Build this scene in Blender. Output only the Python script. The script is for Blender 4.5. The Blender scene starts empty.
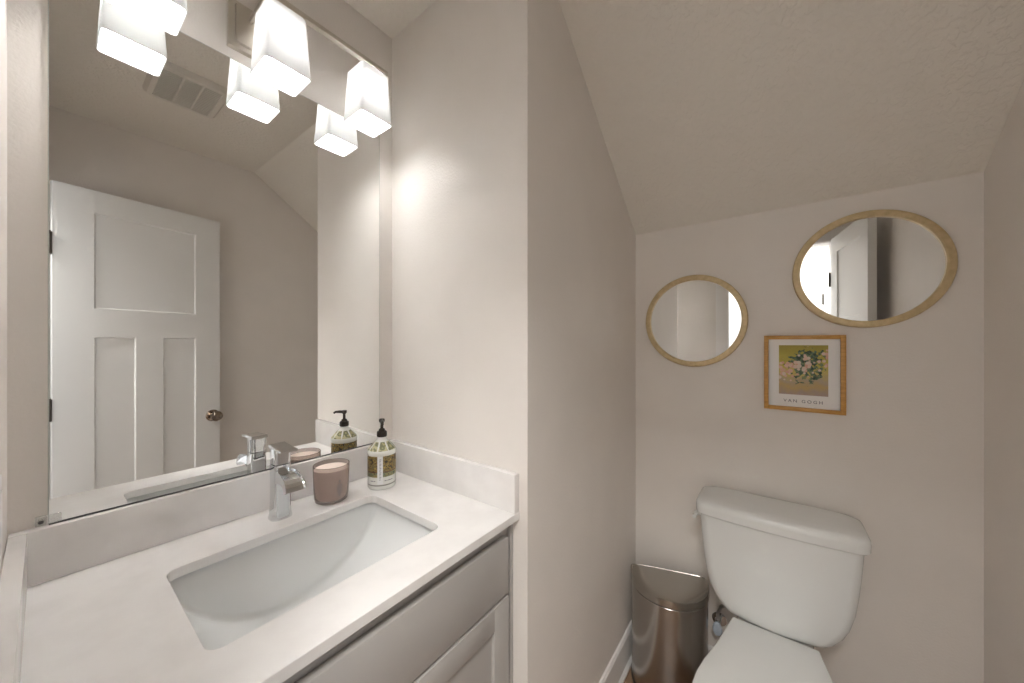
import bpy, bmesh, math, random
from mathutils import Vector, Matrix
C = bpy.context
sc = C.scene
COL = sc.collection
PI = math.pi
random.seed(4)

# ------------------------------------------------------------------ camera
H = 1.355
cam_data = bpy.data.cameras.new('camera')
cam_data.sensor_width = 36.0
cam_data.lens = 350.35 / 1024 * 36.0
cam_data.shift_y = 1.6 / 1024
cam_data.clip_start = 0.01
cam = bpy.data.objects.new('camera', cam_data)
COL.objects.link(cam)
cam.location = (0, 0, H)
cam.rotation_euler = (PI / 2, 0, math.radians(36.85) - PI / 2)
sc.camera = cam

# ------------------------------------------------------------------ world, exposure
sc.view_settings.view_transform = 'Standard'
sc.view_settings.look = 'None'
sc.view_settings.gamma = 1.0
sc.view_settings.use_curve_mapping = False
sc.view_settings.exposure = 0.06
sc.cycles.max_bounces = 14
sc.cycles.diffuse_bounces = 10
sc.cycles.glossy_bounces = 6
sc.cycles.transmission_bounces = 8
sc.cycles.sample_clamp_indirect = 30.0
sc.cycles.use_denoising = True
sc.cycles.blur_glossy = 0.05
w = bpy.data.worlds.new('world'); sc.world = w; w.use_nodes = True
w.node_tree.nodes['Background'].inputs[0].default_value = (0.75, 0.86, 1.0, 1)
w.node_tree.nodes['Background'].inputs[1].default_value = 0.15

# ------------------------------------------------------------------ lamps: unseen fill lights added in the hall
def area(name, loc, rot, sx, sy, energy, col):
    l = bpy.data.lights.new(name, 'AREA'); l.shape = 'RECTANGLE'; l.size = sx; l.size_y = sy
    l.energy = energy; l.color = col
    o = bpy.data.objects.new(name, l); COL.objects.link(o); o.location = loc; o.rotation_euler = rot
    return o
ZC_HALL = 2.431
HALL_A, HALL_B, HALL_C = 20.0, 22.0, 44.0
area('hall_end_fill', (-0.80, 1.97, 1.5), (PI / 2, 0, PI), 0.8, 1.5, HALL_A, (0.90, 0.95, 1.0))  # added fills at both hall ends for daylight, no window modelled
area('hall_end_fill', (-0.80, -1.97, 1.5), (PI / 2, 0, 0), 0.8, 1.5, HALL_B, (0.90, 0.95, 1.0))
area('hall_ceiling_fill', (-0.53, -0.22, ZC_HALL - 0.03), (0, 0, 0), 0.45, 0.45, HALL_C, (1.0, 0.98, 0.94))  # added fill under the hall ceiling, sent through the doorway; no fixture seen
BULB = 78.0      # strength of the bulbs in the vanity light

# ------------------------------------------------------------------ key dimensions: back-projected from image pixels, scaled about the camera to plausible room heights
XL, X1, X2 = -0.0395, 0.738, 1.606          # left wall, niche side wall, toilet wall
Y1, Y2, D = 0.5037, -0.4775, 1.083          # toilet-side left wall, right wall, mirror wall
ZC = 2.431
ZK, ZS = 0.919, 1.018                       # counter top, splash top
YF = 0.528                                  # counter front
SLA, SLB = -0.7237, 3.0057                  # sloped ceiling z = SLB + SLA * x
XS = (ZC - SLB) / SLA
DEPTH = {}

# ------------------------------------------------------------------ materials
def new_mat(name, col=(0.8, 0.8, 0.8), rough=0.5, metal=0.0, **kw):
    m = bpy.data.materials.new(name); m.use_nodes = True
    b = m.node_tree.nodes['Principled BSDF']
    b.inputs['Base Color'].default_value = (*col, 1)
    b.inputs['Roughness'].default_value = rough
    b.inputs['Metallic'].default_value = metal
    for k, v in kw.items():
        b.inputs[k.replace('_', ' ')].default_value = v
    return m
def nd(m, t, **kw):
    n = m.node_tree.nodes.new(t)
    for k, v in kw.items(): setattr(n, k, v)
    return n
def lk(m, a, b): m.node_tree.links.new(a, b)
def bsdf(m): return m.node_tree.nodes['Principled BSDF']
def objco(m, scale=(1, 1, 1)):
    tc = nd(m, 'ShaderNodeTexCoord'); mp = nd(m, 'ShaderNodeMapping')
    mp.inputs['Scale'].default_value = scale
    lk(m, tc.outputs['Object'], mp.inputs['Vector'])
    return mp.outputs['Vector']
def add_bump(m, scale, strength, dist=0.001, detail=3, co=None, rough=0.5):
    co = co or objco(m)
    n = nd(m, 'ShaderNodeTexNoise'); n.inputs['Scale'].default_value = scale
    n.inputs['Detail'].default_value = detail; n.inputs['Roughness'].default_value = rough
    lk(m, co, n.inputs['Vector'])
    b = nd(m, 'ShaderNodeBump'); b.inputs['Strength'].default_value = strength; b.inputs['Distance'].default_value = dist
    lk(m, n.outputs['Fac'], b.inputs['Height']); lk(m, b.outputs['Normal'], bsdf(m).inputs['Normal'])
    return n
def mottled(m, c1, c2, scale, detail=4, lo=0.35, hi=0.65, co=None):
    co = co or objco(m)
    n = nd(m, 'ShaderNodeTexNoise'); n.inputs['Scale'].default_value = scale; n.inputs['Detail'].default_value = detail
    lk(m, co, n.inputs['Vector'])
    r = nd(m, 'ShaderNodeValToRGB')
    r.color_ramp.elements[0].position = lo; r.color_ramp.elements[0].color = (*c1, 1)
    r.color_ramp.elements[1].position = hi; r.color_ramp.elements[1].color = (*c2, 1)
    lk(m, n.outputs['Fac'], r.inputs['Fac']); lk(m, r.outputs['Color'], bsdf(m).inputs['Base Color'])
    return r

WALLC = (0.74, 0.705, 0.67)
M_wall = new_mat('wall_paint', WALLC, 0.6)
mottled(M_wall, tuple(c * 0.985 for c in WALLC), tuple(c * 1.015 for c in WALLC), 6)
add_bump(M_wall, 170, 0.45, 0.0014, 2)
M_ceil = new_mat('ceiling_paint', (0.75, 0.72, 0.665), 0.75)
_n = nd(M_ceil, 'ShaderNodeTexNoise'); _n.inputs['Scale'].default_value = 65; _n.inputs['Detail'].default_value = 3
_r = nd(M_ceil, 'ShaderNodeValToRGB'); _r.color_ramp.elements[0].position = 0.45; _r.color_ramp.elements[1].position = 0.6
_b = nd(M_ceil, 'ShaderNodeBump'); _b.inputs['Strength'].default_value = 0.62; _b.inputs['Distance'].default_value = 0.002
lk(M_ceil, objco(M_ceil), _n.inputs['Vector']); lk(M_ceil, _n.outputs['Fac'], _r.inputs['Fac'])
lk(M_ceil, _r.outputs['Color'], _b.inputs['Height']); lk(M_ceil, _b.outputs['Normal'], bsdf(M_ceil).inputs['Normal'])
M_trim = new_mat('white_trim_paint', (0.78, 0.77, 0.76), 0.35)
M_door = new_mat('white_door_paint', (0.74, 0.745, 0.74), 0.38)
M_cab = new_mat('cabinet_paint', (0.39, 0.375, 0.36), 0.38)
M_cabin = new_mat('cabinet_inside', (0.30, 0.24, 0.18), 0.6)
M_quartz = new_mat('white_quartz', (0.8, 0.775, 0.76), 0.16)
mottled(M_quartz, (0.705, 0.69, 0.68), (0.755, 0.742, 0.732), 14, 8, 0.35, 0.6)
M_porc = new_mat('porcelain', (0.74, 0.755, 0.75), 0.09)
M_sink = new_mat('sink_porcelain', (0.77, 0.785, 0.785), 0.06)
M_seat = new_mat('toilet_seat_plastic', (0.74, 0.755, 0.75), 0.22)
M_chrome = new_mat('chrome', (0.72, 0.73, 0.74), 0.05, 1.0)
M_nickel = new_mat('brushed_nickel', (0.62, 0.58, 0.52), 0.32, 1.0)
M_steel = new_mat('brushed_steel', (0.46, 0.435, 0.41), 0.22, 1.0)
_v = objco(M_steel, (1, 1, 0.02)); add_bump(M_steel, 900, 0.05, 0.0005, 1, co=_v)
M_steel_lid = new_mat('brushed_steel_lid', (0.44, 0.42, 0.39), 0.25, 1.0)
M_black = new_mat('black_plastic', (0.02, 0.018, 0.016), 0.3)
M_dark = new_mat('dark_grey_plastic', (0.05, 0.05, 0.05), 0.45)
M_knob = new_mat('antique_nickel', (0.30, 0.25, 0.21), 0.18, 1.0)
M_hinge = new_mat('hinge_metal', (0.10, 0.09, 0.08), 0.4, 1.0)
M_mirror = new_mat('silvered_glass', (0.90, 0.905, 0.895), 0.0, 1.0)
M_medge = new_mat('polished_glass_edge', (0.72, 0.76, 0.72), 0.15, 0.4)
M_gold = new_mat('brushed_gold', (0.62, 0.47, 0.25), 0.45, 0.25)
mottled(M_gold, (0.50, 0.385, 0.215), (0.62, 0.49, 0.29), 60, 5, 0.3, 0.7)
M_goldside = new_mat('dark_gold_side', (0.42, 0.29, 0.12), 0.45, 0.6)
M_oak = new_mat('honey_wood', (0.50, 0.255, 0.055), 0.4)
mottled(M_oak, (0.44, 0.22, 0.045), (0.58, 0.31, 0.075), 30, 4, co=objco(M_oak, (1, 1, 6)))
M_mat = new_mat('white_paper', (0.80, 0.785, 0.77), 0.6)
M_ink = new_mat('grey_ink', (0.20, 0.20, 0.22), 0.6)
M_clear = new_mat('clear_plastic', (0.85, 0.87, 0.84), 0.1, 0.0, Alpha=0.22)
M_hose = new_mat('braided_hose', (0.5, 0.5, 0.5), 0.35, 0.9)
_w = nd(M_hose, 'ShaderNodeTexWave'); _w.inputs['Scale'].default_value = 220
_bb = nd(M_hose, 'ShaderNodeBump'); _bb.inputs['Strength'].default_value = 0.5
lk(M_hose, objco(M_hose), _w.inputs['Vector']); lk(M_hose, _w.outputs['Fac'], _bb.inputs['Height']); lk(M_hose, _bb.outputs['Normal'], bsdf(M_hose).inputs['Normal'])
M_valve = new_mat('pale_blue_plastic', (0.50, 0.58, 0.68), 0.3)
M_wax = new_mat('pink_wax', (0.80, 0.69, 0.62), 0.45)
M_glassin = new_mat('smoky_glass_inside', (0.33, 0.255, 0.225), 0.3)
M_smoke = new_mat('smoky_frosted_glass', (0.68, 0.60, 0.57), 0.10, 0.0, Transmission_Weight=0.86, IOR=1.15, Coat_Weight=0.3)
M_bottle = new_mat('white_bottle_plastic', (0.70, 0.71, 0.68), 0.2)
M_pump = new_mat('dark_bronze_plastic', (0.035, 0.027, 0.022), 0.25)
M_grille = new_mat('vent_plastic', (0.66, 0.635, 0.59), 0.5)
M_ventin = new_mat('vent_inside', (0.58, 0.56, 0.52), 0.7)
M_floor = new_mat('brown_wood_floor', (0.30, 0.19, 0.12), 0.4)
_br = nd(M_floor, 'ShaderNodeTexBrick'); _br.inputs['Scale'].default_value = 1.0
_br.inputs['Brick Width'].default_value = 1.1; _br.inputs['Row Height'].default_value = 0.13; _br.inputs['Mortar Size'].default_value = 0.002
_br.inputs['Color1'].default_value = (0.34, 0.215, 0.135, 1); _br.inputs['Color2'].default_value = (0.26, 0.16, 0.10, 1); _br.inputs['Mortar'].default_value = (0.08, 0.05, 0.03, 1)
_nn = nd(M_floor, 'ShaderNodeTexNoise'); _nn.inputs['Scale'].default_value = 9; _nn.inputs['Detail'].default_value = 6
_mx = nd(M_floor, 'ShaderNodeMix', data_type='RGBA', blend_type='MULTIPLY'); _mx.inputs['Factor'].default_value = 0.5
lk(M_floor, objco(M_floor), _br.inputs['Vector']); lk(M_floor, objco(M_floor, (1, 12, 1)), _nn.inputs['Vector'])
lk(M_floor, _br.outputs['Color'], _mx.inputs[6]); lk(M_floor, _nn.outputs['Fac'], _mx.inputs[7]); lk(M_floor, _mx.outputs[2], bsdf(M_floor).inputs['Base Color'])

# frosted glass of the lamp shades: thin white glass, lit by the bulb inside
M_shade = bpy.data.materials.new('opal_glass'); M_shade.use_nodes = True
nt = M_shade.node_tree; nt.nodes.clear()
o_ = nt.nodes.new('ShaderNodeOutputMaterial'); d_ = nt.nodes.new('ShaderNodeBsdfDiffuse'); t_ = nt.nodes.new('ShaderNodeBsdfTranslucent')
g_ = nt.nodes.new('ShaderNodeBsdfGlossy'); x1 = nt.nodes.new('ShaderNodeMixShader'); x2 = nt.nodes.new('ShaderNodeMixShader')
d_.inputs[0].default_value = (0.82, 0.84, 0.85, 1); t_.inputs[0].default_value = (0.80, 0.79, 0.78, 1); g_.inputs['Roughness'].default_value = 0.15
x1.inputs[0].default_value = 0.17; x2.inputs[0].default_value = 0.04
nt.links.new(d_.outputs[0], x1.inputs[1]); nt.links.new(t_.outputs[0], x1.inputs[2])
nt.links.new(x1.outputs[0], x2.inputs[1]); nt.links.new(g_.outputs[0], x2.inputs[2]); nt.links.new(x2.outputs[0], o_.inputs[0])
M_bulb = bpy.data.materials.new('lit_bulb'); M_bulb.use_nodes = True
nt = M_bulb.node_tree; nt.nodes.clear()
o_ = nt.nodes.new('ShaderNodeOutputMaterial'); e_ = nt.nodes.new('ShaderNodeEmission')
e_.inputs[0].default_value = (1.0, 0.965, 0.945, 1); e_.inputs[1].default_value = BULB; nt.links.new(e_.outputs[0], o_.inputs[0])

# flowered label of the soap bottle
def pattern_mat(name, cols, scale, seed):
    m = new_mat(name, rough=0.35)
    co = objco(m)
    v = nd(m, 'ShaderNodeTexVoronoi'); v.inputs['Scale'].default_value = scale
    n = nd(m, 'ShaderNodeTexNoise'); n.inputs['Scale'].default_value = scale * 0.8; n.inputs['Detail'].default_value = 1
    lk(m, co, v.inputs['Vector']); lk(m, co, n.inputs['Vector'])
    a = nd(m, 'ShaderNodeMath', operation='MULTIPLY_ADD'); a.inputs[1].default_value = 0.9; 
    lk(m, v.outputs['Distance'], a.inputs[0]); lk(m, n.outputs['Fac'], a.inputs[2])
    s = nd(m, 'ShaderNodeMath', operation='SUBTRACT'); s.inputs[1].default_value = seed; lk(m, a.outputs[0], s.inputs[0])
    r = nd(m, 'ShaderNodeValToRGB'); r.color_ramp.interpolation = 'CONSTANT'
    el = r.color_ramp.elements
    while len(el) < len(cols): el.new(0.5)
    for i, c in enumerate(cols):
        el[i].position = i / len(cols); el[i].color = (*c, 1)
    lk(m, s.outputs[0], r.inputs['Fac']); lk(m, r.outputs['Color'], bsdf(m).inputs['Base Color'])
    return m
M_floral = pattern_mat('flowered_print', [(0.08, 0.045, 0.025), (0.06, 0.04, 0.03), (0.34, 0.21, 0.04), (0.035, 0.03, 0.025), (0.44, 0.30, 0.08), (0.10, 0.11, 0.07), (0.30, 0.20, 0.05), (0.05, 0.04, 0.03)], 100, 0.25)
M_floral2 = pattern_mat('green_print', [(0.12, 0.16, 0.09), (0.28, 0.28, 0.15), (0.06, 0.09, 0.06), (0.34, 0.28, 0.12), (0.14, 0.18, 0.12)], 130, 0.25)
M_petal = pattern_mat('petal_print', [(0.24, 0.24, 0.12), (0.36, 0.33, 0.16), (0.16, 0.17, 0.09), (0.44, 0.41, 0.25)], 60, 0.25)

# ------------------------------------------------------------------ builders
def V(*a): return Vector(a)
def box(bm, x0, x1, y0, y1, z0, z1, bev=0.0, seg=2):
    b2 = bmesh.new()
    v = [b2.verts.new((x, y, z)) for x in (x0, x1) for y in (y0, y1) for z in (z0, z1)]
    for f in ((0, 1, 3, 2), (4, 6, 7, 5), (0, 4, 5, 1), (2, 3, 7, 6), (0, 2, 6, 4), (1, 5, 7, 3)):
        b2.faces.new([v[i] for i in f])
    if bev > 0:
        bmesh.ops.bevel(b2, geom=list(b2.edges), offset=bev, segments=seg, affect='EDGES', profile=0.5)
    merge(bm, b2)
def merge(bm, b2, mat=None):
    if mat is not None: b2.transform(mat)
    me = bpy.data.meshes.new('tmp'); b2.to_mesh(me); b2.free(); bm.from_mesh(me); bpy.data.meshes.remove(me)
def loft(bm, loops, cap0=True, cap1=True, closed=True):
    rows = [[bm.verts.new(p) for p in lp] for lp in loops]
    n = len(rows[0])
    for a, b in zip(rows, rows[1:]):
        for i in range(n if closed else n - 1):
            j = (i + 1) % n
            try: bm.faces.new((a[i], a[j], b[j], b[i]))
            except ValueError: pass
    if cap0: bm.faces.new(list(reversed(rows[0])))
    if cap1: bm.faces.new(rows[-1])
    return rows
def lathe(bm, prof, cx=0, cy=0, seg=40, cap0=True, cap1=True):
    loft(bm, [[(cx + r * math.cos(2 * PI * k / seg), cy + r * math.sin(2 * PI * k / seg), z) for k in range(seg)] for r, z in prof], cap0, cap1)
def tube(bm, pts, r, seg=14):
    pts = [Vector(p) for p in pts]; loops = []
    for i, p in enumerate(pts):
        t = (pts[min(i + 1, len(pts) - 1)] - pts[max(i - 1, 0)]).normalized()
        up = Vector((0, 0, 1)) if abs(t.z) < 0.9 else Vector((1, 0, 0))
        a = t.cross(up).normalized(); b = t.cross(a)
        rr = r[i] if isinstance(r, (list, tuple)) else r
        loops.append([p + (a * math.cos(2 * PI * k / seg) + b * math.sin(2 * PI * k / seg)) * rr for k in range(seg)])
    loft(bm, loops)
def rrect(cx, cy, hx, hy, r, z, n=6):
    out = []
    for (sx, sy, a0) in ((1, 1, 0), (-1, 1, PI / 2), (-1, -1, PI), (1, -1, 3 * PI / 2)):
        for k in range(n + 1):
            a = a0 + PI / 2 * k / n
            out.append((cx + sx * (hx - r) + r * math.cos(a), cy + sy * (hy - r) + r * math.sin(a), z))
    return out
def smooth_by_angle(o, ang=35):
    for p in o.data.polygons: p.use_smooth = True
    bm = bmesh.new(); bm.from_mesh(o.data)
    for e in bm.edges:
        if len(e.link_faces) == 2 and e.calc_face_angle(0) > math.radians(ang): e.smooth = False
    bm.to_mesh(o.data); bm.free()
def base_of(o):
    v = Vector((0, 0, 0))
    while o is not None: v += o.location; o = o.parent
    return v
def obj(name, bm, mat, parent=None, smooth=True, label=None, clean=True, origin=None):
    bmesh.ops.remove_doubles(bm, verts=bm.verts, dist=1e-6)
    if clean: bmesh.ops.recalc_face_normals(bm, faces=bm.faces)
    me = bpy.data.meshes.new(name)
    off = base_of(parent)
    if origin is not None: off = Vector(origin)
    bm.transform(Matrix.Translation(-off))
    bm.to_mesh(me); bm.free()
    o = bpy.data.objects.new(name, me); COL.objects.link(o)
    if parent is not None: o.parent = parent
    elif origin is not None: o.location = origin
    me.materials.append(mat)
    if smooth: smooth_by_angle(o)
    if label: o['label'] = label
    return o
def thing(name, label, cat, loc, group=None):
    o = bpy.data.objects.new(name, None); COL.objects.link(o); o.location = loc; o.empty_display_size = 0.05
    o['label'] = label; o['category'] = cat
    if group: o['group'] = group
    return o
def tag(o, label, cat, group=None):
    o['label'] = label; o['category'] = cat
    if group: o['group'] = group
def struct(name, bm, mat, label=None, cat=None, smooth=False, parent=None):
    o = obj(name, bm, mat, parent, smooth=smooth)
    if parent is None:
        o['kind'] = 'structure'
        if label: o['label'] = label
        if cat: o['category'] = cat
    return o
def bx(*a, **k):
    bm = bmesh.new(); box(bm, *a, **k); return bm
def prism(poly, lo, hi, axis='y'):
    """polygon of (a, b) swept along an axis: axis y -> a=x b=z; axis z -> a=x b=y; axis x -> a=y b=z"""
    bm = bmesh.new()
    f = {'y': lambda p, t: (p[0], t, p[1]), 'z': lambda p, t: (p[0], p[1], t), 'x': lambda p, t: (t, p[0], p[1])}[axis]
    loft(bm, [[f(p, lo) for p in poly], [f(p, hi) for p in poly]])
    return bm

# ------------------------------------------------------------------ room shell
T = 0.11
XH = -1.42                                   # far wall of the hall
struct('floor', bx(XH - T, X2 + T, -2.2, 2.2, -0.06, 0), M_floor, 'brown wood plank floor', 'floor')
struct('wall_mirror', bx(XL - T, X1 + 0.3, D, D + T, 0, ZC), M_wall, 'beige wall behind the large vanity mirror', 'wall')
struct('wall_partition', prism([(X1, Y1), (X2, Y1), (X2, D), (X1, D)], 0, ZC, 'z'), M_wall, 'beige wall block between the sink niche and the toilet', 'wall')
struct('wall_toilet', bx(X2, X2 + T, Y2 - T, Y1 + T, 0, ZC), M_wall, 'beige wall behind the toilet with two round mirrors', 'wall')
struct('wall_right', bx(XL - T, X2, Y2 - T, Y2, 0, ZC), M_wall, 'beige wall right of the toilet', 'wall')
# left wall with the doorway
YJ0, YJ1, ZD = -0.325, 0.302, 2.065
bm = bmesh.new()
box(bm, XL - T, XL, YJ1, D, 0, ZC); box(bm, XL - T, XL, Y2, YJ0, 0, ZC); box(bm, XL - T, XL, YJ0, YJ1, ZD, ZC)
struct('wall_left', bm, M_wall, 'wall left of the counter, with the doorway the picture is taken from', 'wall')
bm = bmesh.new()
box(bm, XL - T, XL, Y2 - T, -2.2, 0, ZC); box(bm, XL - T, XL, D + T, 2.2, 0, ZC)
struct('wall_hall_near', bm, M_wall)
struct('wall_hall_far', bx(XH - T, XH, -2.2, 2.2, 0, ZC), M_wall)
struct('ceiling', bx(XH - T, XS + 0.02, -2.2, 2.2, ZC, ZC + 0.08), M_ceil, 'textured flat ceiling', 'ceiling')
struct('ceiling_slope', prism([(XS, ZC), (X2 + T, SLB + SLA * (X2 + T)), (X2 + T, SLB + SLA * (X2 + T) + 0.12), (XS, ZC + 0.12)], Y2 - T, Y1 + 0.01), M_ceil, 'sloped textured ceiling coming down to the toilet wall', 'ceiling')

# baseboards
def baseboard(name, axis, a0, a1, c, sgn):
    prof = [(0, 0), (0.022, 0), (0.022, 0.010), (0.012, 0.020), (0.012, 0.128), (0.006, 0.138), (0, 0.140)]
    if axis == 'x': bm = prism([(c + sgn * p, z) for p, z in prof], a0, a1, 'x')
    else: bm = prism([(c + sgn * p, z) for p, z in prof], a0, a1, 'y')
    return struct(name, bm, M_trim, 'white painted baseboard', 'baseboard', smooth=False)
baseboard('baseboard_partition', 'x', X1 + 0.001, X2, Y1, -1)
baseboard('baseboard_toilet', 'y', Y2, Y1, X2, -1)
baseboard('baseboard_right', 'x', XL, X2, Y2, 1)
baseboard('baseboard_hall', 'y', -2.2, 0, XH, 1)

# door casing (trim) round the doorway, both sides, plus jamb
def casing(name, x0, x1, ya, yb, zt, wd=0.085):
    bm = bmesh.new()
    box(bm, x0, x1, ya - wd, ya - 0.0001, 0, zt + wd, bev=0.002)
    box(bm, x0, x1, yb, yb + wd, 0, zt + wd, bev=0.002)
    box(bm, x0, x1, ya, yb, zt, zt + wd, bev=0.002)
    return struct(name, bm, M_trim, 'white door casing', 'door trim')
casing('trim_1', XL, XL + 0.014, YJ0 + 0.012, YJ1 - 0.012, ZD - 0.012)
casing('trim_2', XL - T - 0.014, XL - T, YJ0 + 0.012, YJ1 - 0.012, ZD - 0.012)
bm = bmesh.new()
box(bm, XL - T, XL, YJ0, YJ0 + 0.016, 0, ZD); box(bm, XL - T, XL, YJ1 - 0.016, YJ1, 0, ZD); box(bm, XL - T, XL, YJ0, YJ1, ZD - 0.016, ZD)
struct('trim_3', bm, M_trim, 'white door jamb', 'door trim')

# ------------------------------------------------------------------ doors
def door_leaf_bm(W, Hd, th, panels):
    """leaf in local space: x along width from the hinge, y thickness 0..-th, with recessed flat panels on both faces"""
    bm = bmesh.new()
    rec = 0.008; slope = 0.005
    pass
    xs = sorted({0, W} | {p[0] for p in panels} | {p[1] for p in panels})
    zs = sorted({0, Hd} | {p[2] for p in panels} | {p[3] for p in panels})
    def inside(x, z): return any(p[0] < x < p[1] and p[2] < z < p[3] for p in panels)
    for face_y, sgn in ((0, 1), (-th, -1)):
        grid = {}
        def gv(i, j):
            if (i, j) not in grid: grid[(i, j)] = bm.verts.new((xs[i], face_y, zs[j]))
            return grid[(i, j)]
        for i in range(len(xs) - 1):
            for j in range(len(zs) - 1):
                if not inside((xs[i] + xs[i + 1]) / 2, (zs[j] + zs[j + 1]) / 2):
                    bm.faces.new([gv(i, j), gv(i + 1, j), gv(i + 1, j + 1), gv(i, j + 1)])
        for (a, b, c, d) in panels:
            o = [(a, c), (b, c), (b, d), (a, d)]; q = [(a + slope, c + slope), (b - slope, c + slope), (b - slope, d - slope), (a + slope, d - slope)]
            vo = [bm.verts.new((x, face_y, z)) for x, z in o]; vi = [bm.verts.new((x, face_y - sgn * rec, z)) for x, z in q]
            for k in range(4): bm.faces.new([vo[k], vo[(k + 1) % 4], vi[(k + 1) % 4], vi[k]])
            bm.faces.new(vi)
    e = [(0, 0), (W, 0), (W, Hd), (0, Hd)]
    for k in range(4):
        (xa, za), (xb, zb) = e[k], e[(k + 1) % 4]
        bm.faces.new([bm.verts.new(p) for p in ((xa, 0, za), (xb, 0, zb), (xb, -th, zb), (xa, -th, za))])
    return bm
def knob_bm(mat_fn, side):
    bm = bmesh.new()
    b2 = bmesh.new(); lathe(b2, [(0.001, 0), (0.031, 0), (0.032, 0.004), (0.027, 0.009), (0.012, 0.011), (0.0105, 0.028), (0.016, 0.034), (0.026, 0.043), (0.0285, 0.052), (0.026, 0.060), (0.017, 0.0655), (0.001, 0.067)], seg=32)
    b2.transform(Matrix.Rotation(-side * PI / 2, 4, 'X')); merge(bm, b2)
    return bm
HX, HY = 0.019, -0.303
tipx, tipy = 0.602, -0.391
dirv = Vector((tipx - HX, tipy - HY, 0)); W = dirv.length; ang = math.atan2(dirv.y, dirv.x)
panels = [(0.118, W - 0.108, 1.50, 1.935), (0.118, 0.252, 0.24, 1.370), (0.350, W - 0.108, 0.24, 1.370)]
dm = door_leaf_bm(W, 2.036, 0.035, panels)
door1 = struct('door_1', dm, M_door, 'white three-panel bathroom door standing open by the right wall', 'door')
door1.location = (HX, HY, 0.012); door1.rotation_euler = (0, 0, ang)
def child_local(name, bm, mat, parent, loc, smooth=True):
    me = bpy.data.meshes.new(name); bmesh.ops.recalc_face_normals(bm, faces=bm.faces); bm.to_mesh(me); bm.free()
    o = bpy.data.objects.new(name, me); COL.objects.link(o); o.parent = parent; o.location = loc; me.materials.append(mat)
    if smooth: smooth_by_angle(o)
    return o
child_local('door_knob', knob_bm(None, 1), M_knob, door1, (W - 0.035, 0.0, 0.937))
child_local('door_knob', knob_bm(None, -1), M_knob, door1, (W - 0.035, -0.035, 0.937))
for z in (0.22, 1.056, 1.768):
    b = bmesh.new(); lathe(b, [(0.0065, -0.045), (0.0065, 0.045)], -0.007, 0.004, 14); lathe(b, [(0.008, 0.045), (0.003, 0.052)], -0.007, 0.004, 14)
    box(b, -0.0015, 0.0002, -0.031, 0.0, -0.045, 0.045)
    child_local('hinge', b, M_hinge, door1, (0, 0, z))
W2 = 0.76
dm = door_leaf_bm(W2, 2.018, 0.035, [(0.115, W2 - 0.115, 1.49, 1.918), (0.115, 0.335, 0.24, 1.365), (0.425, W2 - 0.115, 0.24, 1.365)])
door2 = struct('door_2', dm, M_door, 'white panelled door across the hall seen in the right round mirror', 'door')
door2.location = (XH + 0.048, -0.372, 0.012); door2.rotation_euler = (0, 0, PI / 2)  # set in the far hall wall's casing
child_local('door_knob', knob_bm(None, -1), M_knob, door2, (W2 - 0.06, -0.035, 0.93))
for z in (0.22, 1.056, 1.768):
    b = bmesh.new(); lathe(b, [(0.0075, -0.05), (0.0075, 0.05)], -0.004, -0.037, 14)
    child_local('hinge', b, M_hinge, door2, (0, 0, z))
casing('trim_4', XH, XH + 0.016, -0.377, -0.367 + W2, 2.035)

# ------------------------------------------------------------------ exhaust vent on the ceiling
vx0, vx1, vy0, vy1 = 0.245, 0.485, 0.012, 0.300
vent = thing('ceiling_vent', 'square beige slatted exhaust fan grille on the flat ceiling, seen in the big mirror', 'vent', ((vx0 + vx1) / 2, (vy0 + vy1) / 2, ZC))
bm = bmesh.new()
cxv, cyv, hxv, hyv = (vx0 + vx1) / 2, (vy0 + vy1) / 2, (vx1 - vx0) / 2, (vy1 - vy0) / 2
lo = [rrect(cxv, cyv, hxv, hyv, 0.02, ZC), rrect(cxv, cyv, hxv - 0.002, hyv - 0.002, 0.02, ZC - 0.010), rrect(cxv, cyv, hxv - 0.012, hyv - 0.012, 0.014, ZC - 0.020),
      rrect(cxv, cyv, hxv - 0.028, hyv - 0.028, 0.006, ZC - 0.021), rrect(cxv, cyv, hxv - 0.030, hyv - 0.030, 0.005, ZC - 0.014), rrect(cxv, cyv, hxv - 0.030, hyv - 0.030, 0.005, ZC - 0.001)]
loft(bm, lo, False, False)
obj('frame', bm, M_grille, vent)
bm = bmesh.new()
n = 17
for k in range(n):
    y = vy0 + 0.034 + (vy1 - vy0 - 0.068) * k / (n - 1)
    box(bm, vx0 + 0.029, vx1 - 0.029, y - 0.0036, y + 0.0036, ZC - 0.0175, ZC - 0.010)
obj('grille', bm, M_grille, vent, smooth=False)
bm = bmesh.new()
for fx in (1 / 3, 2 / 3):
    x = vx0 + 0.03 + (vx1 - vx0 - 0.06) * fx
    box(bm, x - 0.003, x + 0.003, vy0 + 0.029, vy1 - 0.029, ZC - 0.0205, ZC - 0.009)
obj('cross_bar', bm, M_grille, vent, smooth=False)
obj('backing', bx(vx0 + 0.028, vx1 - 0.028, vy0 + 0.028, vy1 - 0.028, ZC - 0.003, ZC - 0.0005), M_ventin, vent, smooth=False)

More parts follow.
